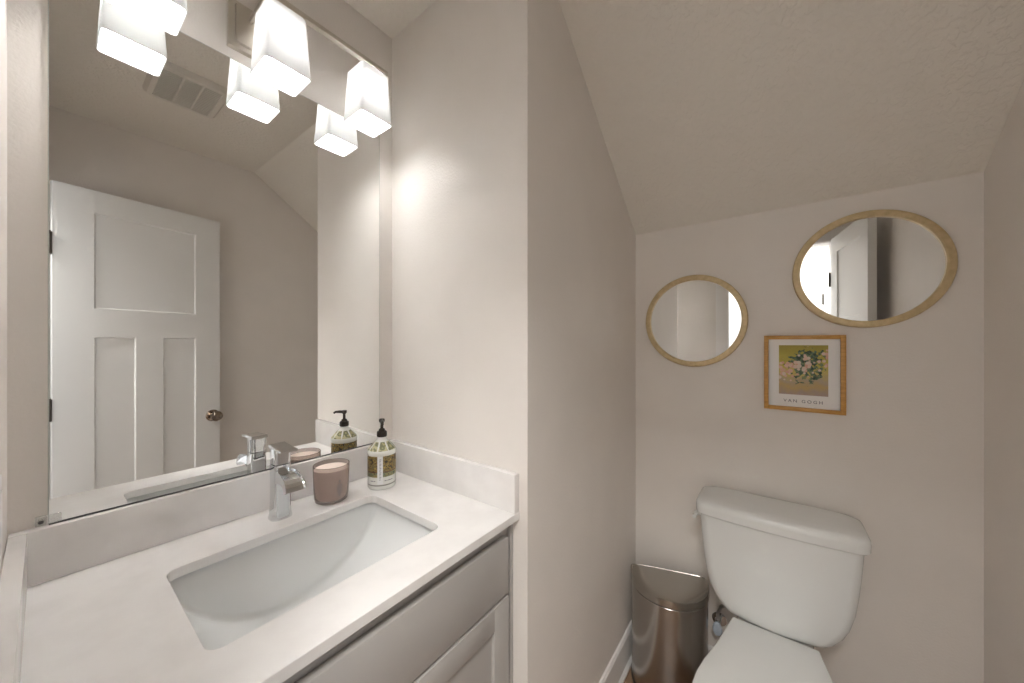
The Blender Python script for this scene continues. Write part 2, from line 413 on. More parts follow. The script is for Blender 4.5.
# ------------------------------------------------------------------ vanity mirror
mx0, mx1, mz0, mz1 = 0.0035, 0.6845, 1.0195, 2.0605
vm = thing('vanity_mirror', 'large frameless rectangular mirror above the sink counter', 'mirror', ((mx0 + mx1) / 2, D, mz0))
obj('mirror_glass', bx(mx0 + 0.0015, mx1 - 0.0015, D - 0.0075, D - 0.0069, mz0 + 0.0015, mz1 - 0.0015), M_mirror, vm, smooth=False)
obj('polished_edge', bx(mx0, mx1, D - 0.0069, D - 0.0005, mz0, mz1), M_medge, vm, smooth=False)
bm = bmesh.new(); box(bm, mx0 - 0.014, mx0 + 0.016, D - 0.011, D - 0.0078, mz0 + 0.0005, mz0 + 0.017, bev=0.001)
box(bm, mx0 - 0.014, mx0 - 0.001, D - 0.009, D - 0.0005, mz0 + 0.0005, mz0 + 0.017, bev=0.001)
cl = obj('mirror_clip', bm, M_clear, vm)
obj('bottom_strip', bx(mx0 + 0.001, mx1 - 0.001, D - 0.0090, D - 0.0076, mz0 - 0.0012, mz0 + 0.0016), M_dark, vm, smooth=False)  # thin dark strip along the bottom edge of the glass
bm = bmesh.new(); b2 = bmesh.new(); lathe(b2, [(0.0035, 0), (0.003, 0.0015), (0.0005, 0.002)], seg=16); b2.transform(Matrix.Translation((mx0 - 0.0075, D - 0.0112, mz0 + 0.008)) @ Matrix.Rotation(PI / 2, 4, 'X')); merge(bm, b2)
obj('screw', bm, M_dark, cl)

# ------------------------------------------------------------------ vanity light
VLX, VLY = 0.352, 0.980
vl = thing('vanity_light', 'brushed nickel bath light bar with three square white glass shades above the mirror', 'wall light', (VLX, D, 2.15))
bm = bmesh.new(); box(bm, 0.269, 0.435, D - 0.016, D - 0.0005, 2.088, 2.205, bev=0.002); box(bm, 0.282, 0.422, D - 0.026, D - 0.014, 2.099, 2.194, bev=0.003)
obj('backplate', bm, M_nickel, vl)
bm = bmesh.new(); box(bm, 0.309, 0.395, 0.950, D - 0.024, 2.1690, 2.1750, bev=0.001); box(bm, 0.309, 0.395, 0.948, 0.952, 2.160, 2.1750)
box(bm, 0.309, 0.315, 0.948, D - 0.024, 2.160, 2.1700); box(bm, 0.389, 0.395, 0.948, D - 0.024, 2.160, 2.1700)
obj('arm', bm, M_nickel, vl)
obj('bar', bx(0.072, 0.632, 0.949, 0.965, 2.1755, 2.1875, bev=0.001), M_nickel, vl)
SXS = (0.120, 0.352, 0.584)
def make_shade(x):
    cy = VLY
    zt, zb = 2.166, 2.015
    bm = bmesh.new()
    prof = [(0.0405, 2.1640, 0.010), (0.0430, 2.160, 0.010), (0.0440, 2.14, 0.010), (0.0475, 2.08, 0.010), (0.0512, 2.016, 0.010), (0.0510, 2.0135, 0.010), (0.0498, 2.013, 0.0095),
            (0.0486, 2.0145, 0.0085), (0.0450, 2.08, 0.0080), (0.0415, 2.14, 0.0080), (0.0405, 2.157, 0.0080), (0.020, 2.1605, 0.0080)]
    loft(bm, [rrect(x, cy, h, h, r, z) for h, z, r in prof], False, False)
    loft(bm, [rrect(x, cy, 0.0405, 0.0405, 0.010, 2.164), rrect(x, cy, 0.020, 0.020, 0.009, 2.1655)], False, False)
    s = obj('lamp_shade', bm, M_shade, vl, clean=True)
    bm = bmesh.new()
    lathe(bm, [(0.001, 2.186), (0.018, 2.186), (0.021, 2.172), (0.021, 2.150), (0.016, 2.145), (0.001, 2.145)], x, cy, 24)
    box(bm, x - 0.010, x + 0.010, 0.960, cy, 2.178, 2.186)
    obj('socket', bm, M_nickel, s)
    bm = bmesh.new()
    lathe(bm, [(0.010, 2.145), (0.013, 2.136), (0.020, 2.124), (0.0275, 2.108), (0.0312, 2.094), (0.0318, 2.080), (0.0285, 2.064), (0.0190, 2.053), (0.0070, 2.0485), (0.0005, 2.0480)], x, cy, 24)
    obj('bulb', bm, M_bulb, s)
for x in SXS: make_shade(x)

# ------------------------------------------------------------------ vanity cabinet
cab = thing('vanity_cabinet', 'greige painted sink cabinet with one long drawer front over shaker doors', 'cabinet', ((XL + X1) / 2, 0.8, 0))
cx0, cx1 = XL + 0.002, X1 - 0.002
zt = ZK - 0.0205
bm = bmesh.new()
box(bm, cx0, cx0 + 0.018, 0.575, D - 0.002, 0.10, zt); box(bm, cx1 - 0.018, cx1, 0.575, D - 0.002, 0.10, zt)
box(bm, cx0, cx1, D - 0.012, D - 0.002, 0.10, zt); box(bm, cx0, cx1, 0.575, D - 0.002, 0.10, 0.118)
box(bm, cx0 + 0.018, cx1 - 0.018, 0.62, 0.636, 0.0, 0.10)                        # toe kick
obj('carcass', bm, M_cab, cab, smooth=False)
FY = 0.557
bm = bmesh.new()
box(bm, cx0, cx0 + 0.045, FY, FY + 0.019, 0.10, zt); box(bm, cx1 - 0.045, cx1, FY, FY + 0.019, 0.10, zt)
ca, cb = cx0 + 0.0452, cx1 - 0.0452
box(bm, ca, cb, FY, FY + 0.019, zt - 0.045, zt - 0.0002); box(bm, ca, cb, FY, FY + 0.019, 0.1002, 0.135); box(bm, ca, cb, FY, FY + 0.019, 0.695, 0.745)
box(bm, cx1 - 0.012, cx1 - 0.0002, FY - 0.010, FY - 0.0002, 0.1005, zt - 0.0005, bev=0.002)                     # scribe strip by the wall
obj('face_frame', bm, M_cab, cab, smooth=False)
fx0, fx1 = cx0 + 0.030, 0.706
bm = bx(fx0, fx1, 0.538, FY - 0.001, 0.7225, 0.8655, bev=0.0045, seg=2)
obj('drawer_front', bm, M_cab, cab)
def shaker(x0, x1, z0, z1):
    bm = bmesh.new(); r = 0.058; y0, y1 = 0.538, FY - 0.001
    box(bm, x0, x0 + r, y0, y1, z0, z1, bev=0.003); box(bm, x1 - r, x1, y0, y1, z0, z1, bev=0.003)
    box(bm, x0 + r - 0.003, x1 - r + 0.003, y0, y1, z1 - r, z1, bev=0.003); box(bm, x0 + r - 0.003, x1 - r + 0.003, y0, y1, z0, z0 + r, bev=0.003)
    box(bm, x0 + r - 0.004, x1 - r + 0.004, y0 + 0.009, y1 - 0.002, z0 + r - 0.004, z1 - r + 0.004)
    return bm
mid = (fx0 + fx1) / 2
obj('cabinet_door', shaker(fx0, mid - 0.002, 0.125, 0.7165), M_cab, cab)
obj('cabinet_door', shaker(mid + 0.002, fx1, 0.125, 0.7165), M_cab, cab)

# ------------------------------------------------------------------ countertop with splashes
ct = thing('countertop', 'white quartz vanity countertop with splash pieces and a cut-out for the sink', 'countertop', ((XL + X1) / 2, 0.8, ZK - 0.02))
kx0, kx1, ky0, ky1 = XL + 0.001, X1 - 0.001, YF, D - 0.001
ox0, ox1, oy0, oy1 = 0.137, 0.5665, 0.634, 0.928
bm = bmesh.new()
inner = rrect((ox0 + ox1) / 2, (oy0 + oy1) / 2, (ox1 - ox0) / 2, (oy1 - oy0) / 2, 0.022, ZK)
outer = [(kx0, ky0, ZK), (kx1, ky0, ZK), (kx1, ky1, ZK), (kx0, ky1, ZK)]
def loop_edges(pts):
    v = [bm.verts.new(p) for p in pts]
    return [bm.edges.new((v[i], v[(i + 1) % len(v)])) for i in range(len(v))]
es = loop_edges(outer) + loop_edges(inner)
r = bmesh.ops.triangle_fill(bm, use_beauty=True, use_dissolve=False, edges=es)
cxo, cyo = (ox0 + ox1) / 2, (oy0 + oy1) / 2
faces = list(bm.faces)
ext = bmesh.ops.extrude_face_region(bm, geom=faces)
vs = [g for g in ext['geom'] if isinstance(g, bmesh.types.BMVert)]
bmesh.ops.translate(bm, verts=vs, vec=(0, 0, -0.02))
top = obj('counter_slab', bm, M_quartz, ct, smooth=False)
bv = top.modifiers.new('bevel', 'BEVEL'); bv.width = 0.0014; bv.segments = 2; bv.limit_method = 'ANGLE'; bv.angle_limit = math.radians(50)
E2 = 0.0005
obj('backsplash', bx(kx0, kx1, D - 0.021, D - 0.001, ZK + E2, ZS, bev=0.0015), M_quartz, ct)
obj('sidesplash', bx(kx0, kx0 + 0.02, YF + 0.001, D - 0.0215, ZK + E2, ZS, bev=0.0015), M_quartz, ct)
obj('sidesplash', bx(kx1 - 0.02, kx1, YF + 0.001, D - 0.0215, ZK + E2, ZS, bev=0.0015), M_quartz, ct)

# ------------------------------------------------------------------ undermount sink
sk = thing('undermount_sink', 'rectangular white porcelain undermount sink with a curved bottom', 'sink', (cxo, cyo, 0.73))
zr = ZK - 0.0208
half = [(0.0, 0.733), (0.03, 0.734), (0.06, 0.737), (0.09, 0.748), (0.12, 0.763), (0.15, 0.784), (0.175, 0.807), (0.195, 0.831), (0.21, 0.855), (0.220, 0.878), (0.2235, 0.890), (0.2240, zr)]
prof = [(-a, z) for a, z in reversed(half)] + half[1:]
SCX = 0.3515 + 0.007
loops = []
yb, yf = 0.936, 0.626
for a, zf in prof:
    rr = min(0.016, (zr - zf) * 0.98 + 1e-5)
    sec = [(SCX + a, yb, zr)]
    for k in range(7):
        t = PI / 2 * k / 6
        sec.append((SCX + a, yb - 0.006 - rr + rr * math.cos(t), zf + rr - rr * math.sin(t)))
    for k in range(1, 6):
        y = (yb - 0.006 - rr) + ((yf + 0.006 + rr) - (yb - 0.006 - rr)) * k / 6
        sec.append((SCX + a, y, zf))
    for k in range(7):
        t = PI / 2 * k / 6
        sec.append((SCX + a, yf + 0.006 + rr - rr * math.sin(t), zf + rr - rr * math.cos(t)))
    sec.append((SCX + a, yf, zr))
    loops.append(sec)
bm = bmesh.new(); loft(bm, loops, False, False, closed=False)
# flat rim flange under the slab
def flange(bm):
    a0, a1 = SCX - 0.2240, SCX + 0.2240
    for (x0, x1, y0, y1) in ((a0 - 0.014, a0, yf - 0.014, yb + 0.014), (a1, a1 + 0.014, yf - 0.014, yb + 0.014), (a0, a1, yf - 0.014, yf), (a0, a1, yb, yb + 0.014)):
        box(bm, x0, x1, y0, y1, zr - 0.012, zr)
bowl = obj('basin', bm, M_sink, sk, clean=False)
sd = bowl.modifiers.new('solidify', 'SOLIDIFY'); sd.thickness = 0.008; sd.offset = -1
bm = bmesh.new(); flange(bm); obj('rim', bm, M_sink, sk, smooth=False)
bm = bmesh.new(); lathe(bm, [(0.0305, 0.7342), (0.030, 0.7362), (0.023, 0.7358), (0.021, 0.7350)], SCX, cyo, 32, True, False)
lathe(bm, [(0.021, 0.7352), (0.020, 0.7395), (0.012, 0.7408), (0.0005, 0.741)], SCX, cyo, 32, True, True)
obj('drain', bm, M_chrome, sk)
# the basin mesh faces upward
for p in bowl.data.polygons: pass

# ------------------------------------------------------------------ faucet
FX, FYc = 0.3555, 0.994
fc = thing('faucet', 'chrome single-lever waterfall faucet behind the sink', 'faucet', (FX, FYc, ZK))
bm = bmesh.new()
z0 = ZK + 0.0004
secs = [(0.0240, 0.0235, 0.994, 0.0), (0.0238, 0.0232, 0.994, 0.004), (0.0212, 0.0215, 0.994, 0.012), (0.0195, 0.0205, 0.994, 0.024), (0.0185, 0.0200, 0.994, 0.045), (0.0182, 0.0200, 0.994, 0.080), (0.0182, 0.0205, 0.994, 0.115), (0.0182, 0.0210, 0.994, 0.134)]
loft(bm, [rrect(FX, cy, hx, hy, 0.007 + 0.010 * max(0, 1 - z / 0.03), z0 + z) for hx, hy, cy, z in secs])
obj('body', bm, M_chrome, fc)
bm = bmesh.new()
loft(bm, [rrect(FX, 0.994, 0.0178, 0.0206, 0.006, z0 + 0.136), rrect(FX, 0.994, 0.0178, 0.0204, 0.006, z0 + 0.160), rrect(FX, 0.994, 0.0180, 0.0210, 0.006, z0 + 0.172)])
lev = obj('lever_base', bm, M_chrome, fc)
# flat lever plate on top, reaching over the sink and slightly falling to the front
bm = bmesh.new()
y_b, y_f = 1.017, 0.940
loft(bm, [[(FX - 0.0190, y_b, z0 + 0.172), (FX + 0.0190, y_b, z0 + 0.172), (FX + 0.0190, y_b, z0 + 0.181), (FX - 0.0190, y_b, z0 + 0.181)],
          [(FX - 0.0195, 0.96, z0 + 0.172), (FX + 0.0195, 0.96, z0 + 0.172), (FX + 0.0195, 0.96, z0 + 0.1765), (FX - 0.0195, 0.96, z0 + 0.1765)],
          [(FX - 0.0200, y_f, z0 + 0.1705), (FX + 0.0200, y_f, z0 + 0.1705), (FX + 0.0200, y_f, z0 + 0.176), (FX - 0.0200, y_f, z0 + 0.176)]])
bmesh.ops.bevel(bm, geom=list(bm.edges), offset=0.0012, segments=2, affect='EDGES')
obj('lever', bm, M_chrome, lev)
# open waterfall spout: a wide U-section that bends down at its lip
bm = bmesh.new()
path = [(0.975, 0.122, 0.030), (0.955, 0.123, 0.026), (0.935, 0.120, 0.022), (0.917, 0.113, 0.019), (0.905, 0.102, 0.016), (0.899, 0.088, 0.013)]
loops = []
for i, (y, z, th) in enumerate(path):
    ya, za, _ = path[max(i - 1, 0)]; yb2, zb2, _ = path[min(i + 1, len(path) - 1)]
    t = Vector((0, yb2 - ya, zb2 - za)).normalized(); nrm = Vector((0, -t.z, t.y))
    if nrm.z < 0: nrm = -nrm
    hw = 0.0181 + 0.0045 * i / (len(path) - 1)
    c = Vector((FX, y, z0 + z))
    rim = 0.004
    pts = [(-hw, 0), (-hw, -th), (hw, -th), (hw, 0), (hw - 0.003, 0), (hw - 0.003, -rim), (-hw + 0.003, -rim), (-hw + 0.003, 0)]
    loops.append([c + Vector((a, 0, 0)) + nrm * b for a, b in pts])
loft(bm, loops)
obj('spout', bm, M_chrome, fc)

# ------------------------------------------------------------------ candle
CX, CY = 0.4800, 0.989
cd = thing('candle', 'short candle in a smoky brown frosted glass tumbler on the counter beside the faucet', 'candle', (CX, CY, ZK))
bm = bmesh.new(); z0 = ZK + 0.0004
lathe(bm, [(0.0005, z0), (0.0370, z0), (0.0410, z0 + 0.003), (0.0432, z0 + 0.014), (0.0448, z0 + 0.05), (0.0456, z0 + 0.075), (0.0460, z0 + 0.0985), (0.0450, z0 + 0.0998), (0.0438, z0 + 0.0985), (0.0434, z0 + 0.075), (0.0426, z0 + 0.05), (0.0410, z0 + 0.015), (0.037, z0 + 0.008), (0.0005, z0 + 0.008)], CX, CY, 56)
gl = obj('glass_tumbler', bm, M_smoke, cd)
bm = bmesh.new()
lathe(bm, [(0.0005, z0 + 0.0083), (0.0362, z0 + 0.0086), (0.0403, z0 + 0.0155), (0.0419, z0 + 0.05), (0.0427, z0 + 0.075), (0.0429, z0 + 0.0880), (0.0425, z0 + 0.0888), (0.0405, z0 + 0.0882), (0.0005, z0 + 0.0880)], CX, CY, 56)
obj('wax', bm, M_wax, cd, label='pale pink wax')
# small printed lines on the glass, as on the photograph's candle
def curved_strip(bm, cx, cy, r, a0, a1, z0_, z1_, n=8, r2=None):
    rows = []
    for k in range(n + 1):
        a = a0 + (a1 - a0) * k / n
        rows.append((bm.verts.new((cx + r * math.cos(a), cy + r * math.sin(a), z0_)), bm.verts.new((cx + (r2 or r) * math.cos(a), cy + (r2 or r) * math.sin(a), z1_))))
    for p, q in zip(rows, rows[1:]): bm.faces.new((p[0], q[0], q[1], p[1]))
bm = bmesh.new(); ac = math.radians(-90)
for z, hw in ((0.062, 0.05), (0.058, 0.05), (0.050, 0.14), (0.044, 0.17), (0.0385, 0.14), (0.033, 0.16), (0.028, 0.11), (0.0225, 0.07)):
    curved_strip(bm, CX, CY, 0.0452 + (z - 0.03) * 0.04, ac - hw, ac + hw, z0 + z, z0 + z + 0.0024, 6)
obj('printed_lines', bm, M_ink, gl, smooth=False, clean=False)

# ------------------------------------------------------------------ soap bottle
BX, BY = 0.620, 0.963
sb = thing('soap_dispenser', 'pump soap bottle with flowered gold and green label standing at the counter corner', 'soap dispenser', (BX, BY, ZK))
bm = bmesh.new(); z0 = ZK + 0.0004
lathe(bm, [(0.0005, z0), (0.03750, z0), (0.04000, z0 + 0.003), (0.04050, z0 + 0.010), (0.04050, z0 + 0.100), (0.04100, z0 + 0.103), (0.04150, z0 + 0.107), (0.04100, z0 + 0.111), (0.03950, z0 + 0.114), (0.0300, z0 + 0.125), (0.0200, z0 + 0.137), (0.0140, z0 + 0.143), (0.0125, z0 + 0.147), (0.0125, z0 + 0.150), (0.0005, z0 + 0.150)], BX, BY, 56)
bt = obj('bottle', bm, M_bottle, sb)
bm = bmesh.new(); curved_strip(bm, BX, BY, 0.04090, 0, 2 * PI, z0 + 0.054, z0 + 0.100, 56)
lb = obj('flowered_label', bm, M_floral, bt, clean=False)
bm = bmesh.new(); curved_strip(bm, BX, BY, 0.04090, 0, 2 * PI, z0 + 0.03850, z0 + 0.052, 56)
obj('green_band', bm, M_floral2, bt, clean=False)
M_red = new_mat('brown_red_line', (0.12, 0.03, 0.025), 0.4)
bm = bmesh.new(); curved_strip(bm, BX, BY, 0.04095, 0, 2 * PI, z0 + 0.052, z0 + 0.054, 56)
obj('red_line', bm, M_red, bt, clean=False)
M_greyb = new_mat('grey_line', (0.25, 0.25, 0.23), 0.4)
bm = bmesh.new(); curved_strip(bm, BX, BY, 0.04080, 0, 2 * PI, z0 + 0.0125, z0 + 0.0165, 56)
obj('grey_line', bm, M_greyb, bt, clean=False)
bm = bmesh.new()
for k in range(8):                                                            # petals on the shoulder
    a = 2 * PI * k / 8 + 0.3; hw = 0.36
    pr = [(0.03970, 0.1145, 1.0), (0.0302, 0.1256, 0.85), (0.0202, 0.1373, 0.8)]
    rows = [[bm.verts.new((BX + (r + 0.0004) * math.cos(a + hw * w_ * s), BY + (r + 0.0004) * math.sin(a + hw * w_ * s), z0 + z)) for s in (-1, -0.33, 0.33, 1)] for r, z, w_ in pr]
    for p, q in zip(rows, rows[1:]):
        for i in range(3): bm.faces.new((p[i], p[i + 1], q[i + 1], q[i]))
obj('petal_print', bm, M_petal, bt, clean=False)
ca = math.atan2(-BY, -BX) - 0.12
M_ppr = new_mat('label_paper', (0.72, 0.73, 0.74), 0.4)
bm = bmesh.new(); curved_strip(bm, BX, BY, 0.04120, ca - 0.19, ca + 0.19, z0 + 0.018, z0 + 0.100, 8)
ws = obj('white_strip', bm, M_ppr, bt, clean=False)
bm = bmesh.new()
for k in range(15):
    zz = z0 + 0.030 + k * 0.0043
    curved_strip(bm, BX, BY, 0.04140, ca - 0.05, ca + 0.05 + 0.03 * ((k * 7) % 3 - 1), zz, zz + 0.0018, 3)
obj('small_print', bm, M_ink, ws, smooth=False, clean=False)
bm = bmesh.new()
for s0, s1 in ((0.30, 0.44), (0.47, 0.52), (0.56, 0.78), (0.81, 0.95)):
    curved_strip(bm, BX, BY, 0.04090, ca + s0, ca + s1, z0 + 0.026, z0 + 0.0285, 4)
obj('small_print', bm, M_ink, bt, smooth=False, clean=False)
bm = bmesh.new()
for s0, s1 in ((-0.75, -0.52), (-0.48, -0.34)):
    curved_strip(bm, BX, BY, 0.04090, ca + s0, ca + s1, z0 + 0.026, z0 + 0.0285, 4)
obj('small_print', bm, M_ink, bt, smooth=False, clean=False)
bm = bmesh.new()
lathe(bm, [(0.0005, z0 + 0.1502), (0.0140, z0 + 0.1502), (0.0148, z0 + 0.152), (0.0148, z0 + 0.163), (0.0135, z0 + 0.166), (0.0095, z0 + 0.168), (0.0085, z0 + 0.173), (0.0048, z0 + 0.175), (0.0042, z0 + 0.190), (0.0062, z0 + 0.193), (0.0085, z0 + 0.196), (0.0085, z0 + 0.202), (0.0070, z0 + 0.204), (0.0005, z0 + 0.2045)], BX, BY, 32)
d = Vector((-0.5, -0.86, 0)).normalized()
p0 = Vector((BX, BY, z0 + 0.1985))
tube(bm, [p0, p0 + d * 0.018, p0 + d * 0.032 + Vector((0, 0, -0.001)), p0 + d * 0.038 + Vector((0, 0, -0.005))], [0.0055, 0.0048, 0.0040, 0.0034])
obj('pump', bm, M_pump, sb)

# ------------------------------------------------------------------ outlet on the left wall
ol = thing('outlet_cover', 'white outlet cover plate on the left wall just above the counter splash', 'outlet', (XL, 0.775, 1.13))
obj('plate', bx(XL + 0.0003, XL + 0.006, 0.737, 0.8125, 1.068, 1.184, bev=0.002), M_trim, ol)
bm = bmesh.new(); box(bm, XL + 0.0055, XL + 0.0072, 0.758, 0.792, 1.085, 1.167, bev=0.0006)
obj('socket_face', bm, M_trim, ol)

# ------------------------------------------------------------------ toilet
TY = 0.003
tl = thing('toilet', 'white two-piece toilet with its seat lid closed, against the far wall', 'toilet', (1.25, TY, 0))
def tank_loop(z, hw, xf, xb=X2 - 0.022, rc=0.035, bow=0.012, n=8, rb=0.014):
    """plan loop of the tank: rear corners tight, front corners round, front face bowed"""
    pts = []
    def arc(cx, cy, r, a0, a1, m):
        return [(cx + r * math.cos(a0 + (a1 - a0) * k / m), cy + r * math.sin(a0 + (a1 - a0) * k / m), z) for k in range(m + 1)]
    pts += arc(xb - rb, TY + hw - rb, rb, 0, PI / 2, 5)
    pts += arc(xf + rc, TY + hw - rc, rc, PI / 2, PI, n)
    m = 10
    for k in range(1, m):
        y = (hw - rc) * (1 - 2 * k / m)
        pts.append((xf - bow * (1 - (y / (hw - rc)) ** 2), TY + y, z))
    pts += arc(xf + rc, TY - hw + rc, rc, PI, 3 * PI / 2, n)
    pts += arc(xb - rb, TY - hw + rb, rb, 3 * PI / 2, 2 * PI, 5)
    return pts
bm = bmesh.new()
ts = [(0.4075, 0.086, 1.455), (0.4085, 0.112, 1.440), (0.414, 0.127, 1.430), (0.423, 0.139, 1.424), (0.438, 0.153, 1.419), (0.464, 0.170, 1.415), (0.498, 0.184, 1.412), (0.545, 0.1955, 1.410), (0.600, 0.2025, 1.408), (0.660, 0.2080, 1.406), (0.720, 0.2120, 1.405), (0.747, 0.2135, 1.405)]
loft(bm, [tank_loop(z, hw, xf, rc=0.034) for z, hw, xf in ts])
obj('tank', bm, M_porc, tl)
bm = bmesh.new()
ls = [(0.7482, 0.215, 1.404, 0.0), (0.7482, 0.2225, 1.3965, 0), (0.752, 0.2255, 1.3935, 0), (0.772, 0.2265, 1.3925, 0), (0.784, 0.2255, 1.3940, 0), (0.792, 0.2215, 1.399, 0), (0.7965, 0.213, 1.408, 0), (0.799, 0.180, 1.435, 0), (0.8005, 0.120, 1.48, 0)]
loft(bm, [tank_loop(z, hw, xf, xb=X2 - 0.016 - max(0, (z - 0.78)) * 1.2, rc=0.036 if hw > 0.19 else 0.03, rb=0.036) for z, hw, xf, _ in ls])
obj('tank_lid', bm, M_porc, tl)
bm = bmesh.new()   # lever on the left side of the tank
tube(bm, [(1.440, TY + 0.212, 0.733), (1.440, TY + 0.226, 0.733)], 0.009); tube(bm, [(1.440, TY + 0.226, 0.733), (1.420, TY + 0.228, 0.732), (1.404, TY + 0.228, 0.731)], [0.0075, 0.007, 0.0065])
obj('flush_lever', bm, M_porc, tl)
W_PTS = [(1.415, 0.112), (1.36, 0.123), (1.30, 0.135), (1.26, 0.143), (1.224, 0.152), (1.18, 0.165), (1.12, 0.177), (1.065, 0.181), (1.01, 0.178), (0.965, 0.163), (0.93, 0.138), (0.908, 0.105), (0.895, 0.065), (0.890, 0.0)]
def seat_loop(z, k=1.0, front=0.0, xback=1.415):
    pts = []
    for x, w_ in W_PTS: pts.append((x, w_))
    c = Vector((1.13, 0)); out = []
    for x, w_ in pts:
        out.append((c.x + (min(x, xback) - c.x) * k, w_ * k))
    loop = [(x, TY + w_, z) for x, w_ in out] + [(x, TY - w_, z) for x, w_ in reversed(out[:-1])]
    return loop
bm = bmesh.new()
loft(bm, [seat_loop(0.4065, 0.985), seat_loop(0.4065, 0.998), seat_loop(0.411, 1.0), seat_loop(0.4165, 0.996), seat_loop(0.4195, 0.985), seat_loop(0.4210, 0.95), seat_loop(0.4218, 0.80), seat_loop(0.4220, 0.45)])
obj('seat_lid', bm, M_seat, tl)
bm = bmesh.new()
loft(bm, [seat_loop(0.3885, 0.97), seat_loop(0.3885, 0.985), seat_loop(0.393, 0.992), seat_loop(0.402, 0.992), seat_loop(0.4055, 0.985), seat_loop(0.4055, 0.95)])
obj('seat', bm, M_seat, tl)
bm = bmesh.new()
def bl(z, k, sx=0.0):
    return [(x + sx, TY + (y - TY) * (k if k < 1 else 1), zz) for x, y, zz in seat_loop(z, k)]
rows = [(0.0, 0.62, 0.08), (0.012, 0.625, 0.08), (0.03, 0.60, 0.085), (0.10, 0.55, 0.09), (0.17, 0.58, 0.085), (0.23, 0.70, 0.06), (0.29, 0.83, 0.03), (0.34, 0.93, 0.008), (0.37, 0.965, 0), (0.382, 0.965, 0), (0.388, 0.955, 0)]
loft(bm, [bl(z, k, sx) for z, k, sx in rows])
box(bm, 1.36, X2 - 0.06, TY - 0.105, TY + 0.105, 0.30, 0.388, bev=0.02, seg=3)
box(bm, 1.36, 1.56, TY - 0.075, TY + 0.075, 0.0, 0.33, bev=0.02, seg=3)
box(bm, 1.46, X2 - 0.07, TY - 0.085, TY + 0.085, 0.37, 0.4073, bev=0.01, seg=2)
obj('bowl', bm, M_porc, tl)

# ------------------------------------------------------------------ water supply valve
sv = thing('supply_valve', 'small chrome water shut-off valve with pale oval handle between bin and toilet', 'valve', (X2, 0.175, 0.262))
bm = bmesh.new(); tube(bm, [(X2 - 0.0005, 0.175, 0.262), (X2 - 0.004, 0.175, 0.262)], 0.026, 24); tube(bm, [(X2 - 0.003, 0.175, 0.262), (X2 - 0.055, 0.175, 0.262)], 0.008); tube(bm, [(X2 - 0.05, 0.175, 0.254), (X2 - 0.05, 0.175, 0.292)], 0.010)
obj('valve_body', bm, M_chrome, sv)
bm = bmesh.new()
b2 = bmesh.new(); lathe(b2, [(0.006, 0), (0.019, 0.001), (0.022, 0.006), (0.019, 0.012), (0.005, 0.013)], seg=24); b2.transform(Matrix.Translation((X2 - 0.056, 0.175, 0.262)) @ Matrix.Rotation(-PI / 2, 4, 'Y') @ Matrix.Diagonal((1.2, 0.75, 1, 1)))
merge(bm, b2); obj('valve_handle', bm, M_valve, sv)
bm = bmesh.new(); P = [(X2 - 0.05, 0.175, 0.292), (X2 - 0.05, 0.175, 0.315), (X2 - 0.055, 0.165, 0.345), (X2 - 0.065, 0.145, 0.370), (X2 - 0.07, 0.125, 0.385), (X2 - 0.07, 0.122, 0.400)]
tube(bm, P, 0.006, 12); obj('supply_hose', bm, M_hose, sv)

# ------------------------------------------------------------------ trash can (half-round, steel)
B0, B1 = Vector((1.469, 0.478)), Vector((1.551, 0.211))
bmid = (B0 + B1) / 2; e1 = (B1 - B0).normalized(); e2 = Vector((-abs(e1.y), -abs(e1.x)))     # e2 points to the front
ZB = 0.43
tc = thing('trash_can', 'half-round brushed steel trash can in the corner left of the toilet', 'trash can', (bmid.x + e2.x * 0.08, bmid.y + e2.y * 0.08, 0))
def d_loop(z, k=1.0, hw=0.143, dp=0.172):
    pts = []; rc = 0.02
    N = 36
    for i in range(N + 1):
        t = PI * i / N
        a = -hw * math.cos(t); b = dp * (math.sin(t) ** 0.80)
        pts.append((a, b))
    # rounded back corners: small run to the flat back
    pts = pts + [(hw - 0.003, -0.009), (hw - 0.012, -0.015), (hw - 0.024, -0.018), (0, -0.020), (-hw + 0.024, -0.018), (-hw + 0.012, -0.015), (-hw + 0.003, -0.009)]
    out = []
    for a, b in pts:
        a *= k; b = 0.06 + (b - 0.06) * k
        p = bmid + e1 * a + e2 * b
        out.append((p.x, p.y, z))
    return out
bm = bmesh.new(); loft(bm, [d_loop(0.022, 0.965), d_loop(0.024, 0.970), d_loop(ZB - 0.034, 0.970), d_loop(ZB - 0.032, 0.955)])
obj('body', bm, M_steel, tc)
bm = bmesh.new(); loft(bm, [d_loop(0.0, 0.97), d_loop(0.018, 0.985), d_loop(0.022, 0.975)])
box(bm, bmid.x + e2.x * 0.19 - 0.02, bmid.x + e2.x * 0.19 + 0.02, bmid.y + e2.y * 0.19 - 0.03, bmid.y + e2.y * 0.19 + 0.03, 0.004, 0.014, bev=0.003)
obj('foot_ring', bm, M_black, tc)
bm = bmesh.new(); loft(bm, [d_loop(ZB - 0.032, 0.978), d_loop(ZB - 0.0285, 0.978)])
obj('seam_ring', bm, M_black, tc)
bm = bmesh.new(); loft(bm, [d_loop(ZB - 0.028, 0.990), d_loop(ZB - 0.027, 1.0), d_loop(ZB - 0.006, 1.0), d_loop(ZB - 0.001, 0.992), d_loop(ZB, 0.975), d_loop(ZB + 0.0005, 0.955), d_loop(ZB - 0.0008, 0.945), d_loop(ZB + 0.001, 0.90), d_loop(ZB + 0.004, 0.6), d_loop(ZB + 0.005, 0.2)])
obj('lid', bm, M_steel_lid, tc)

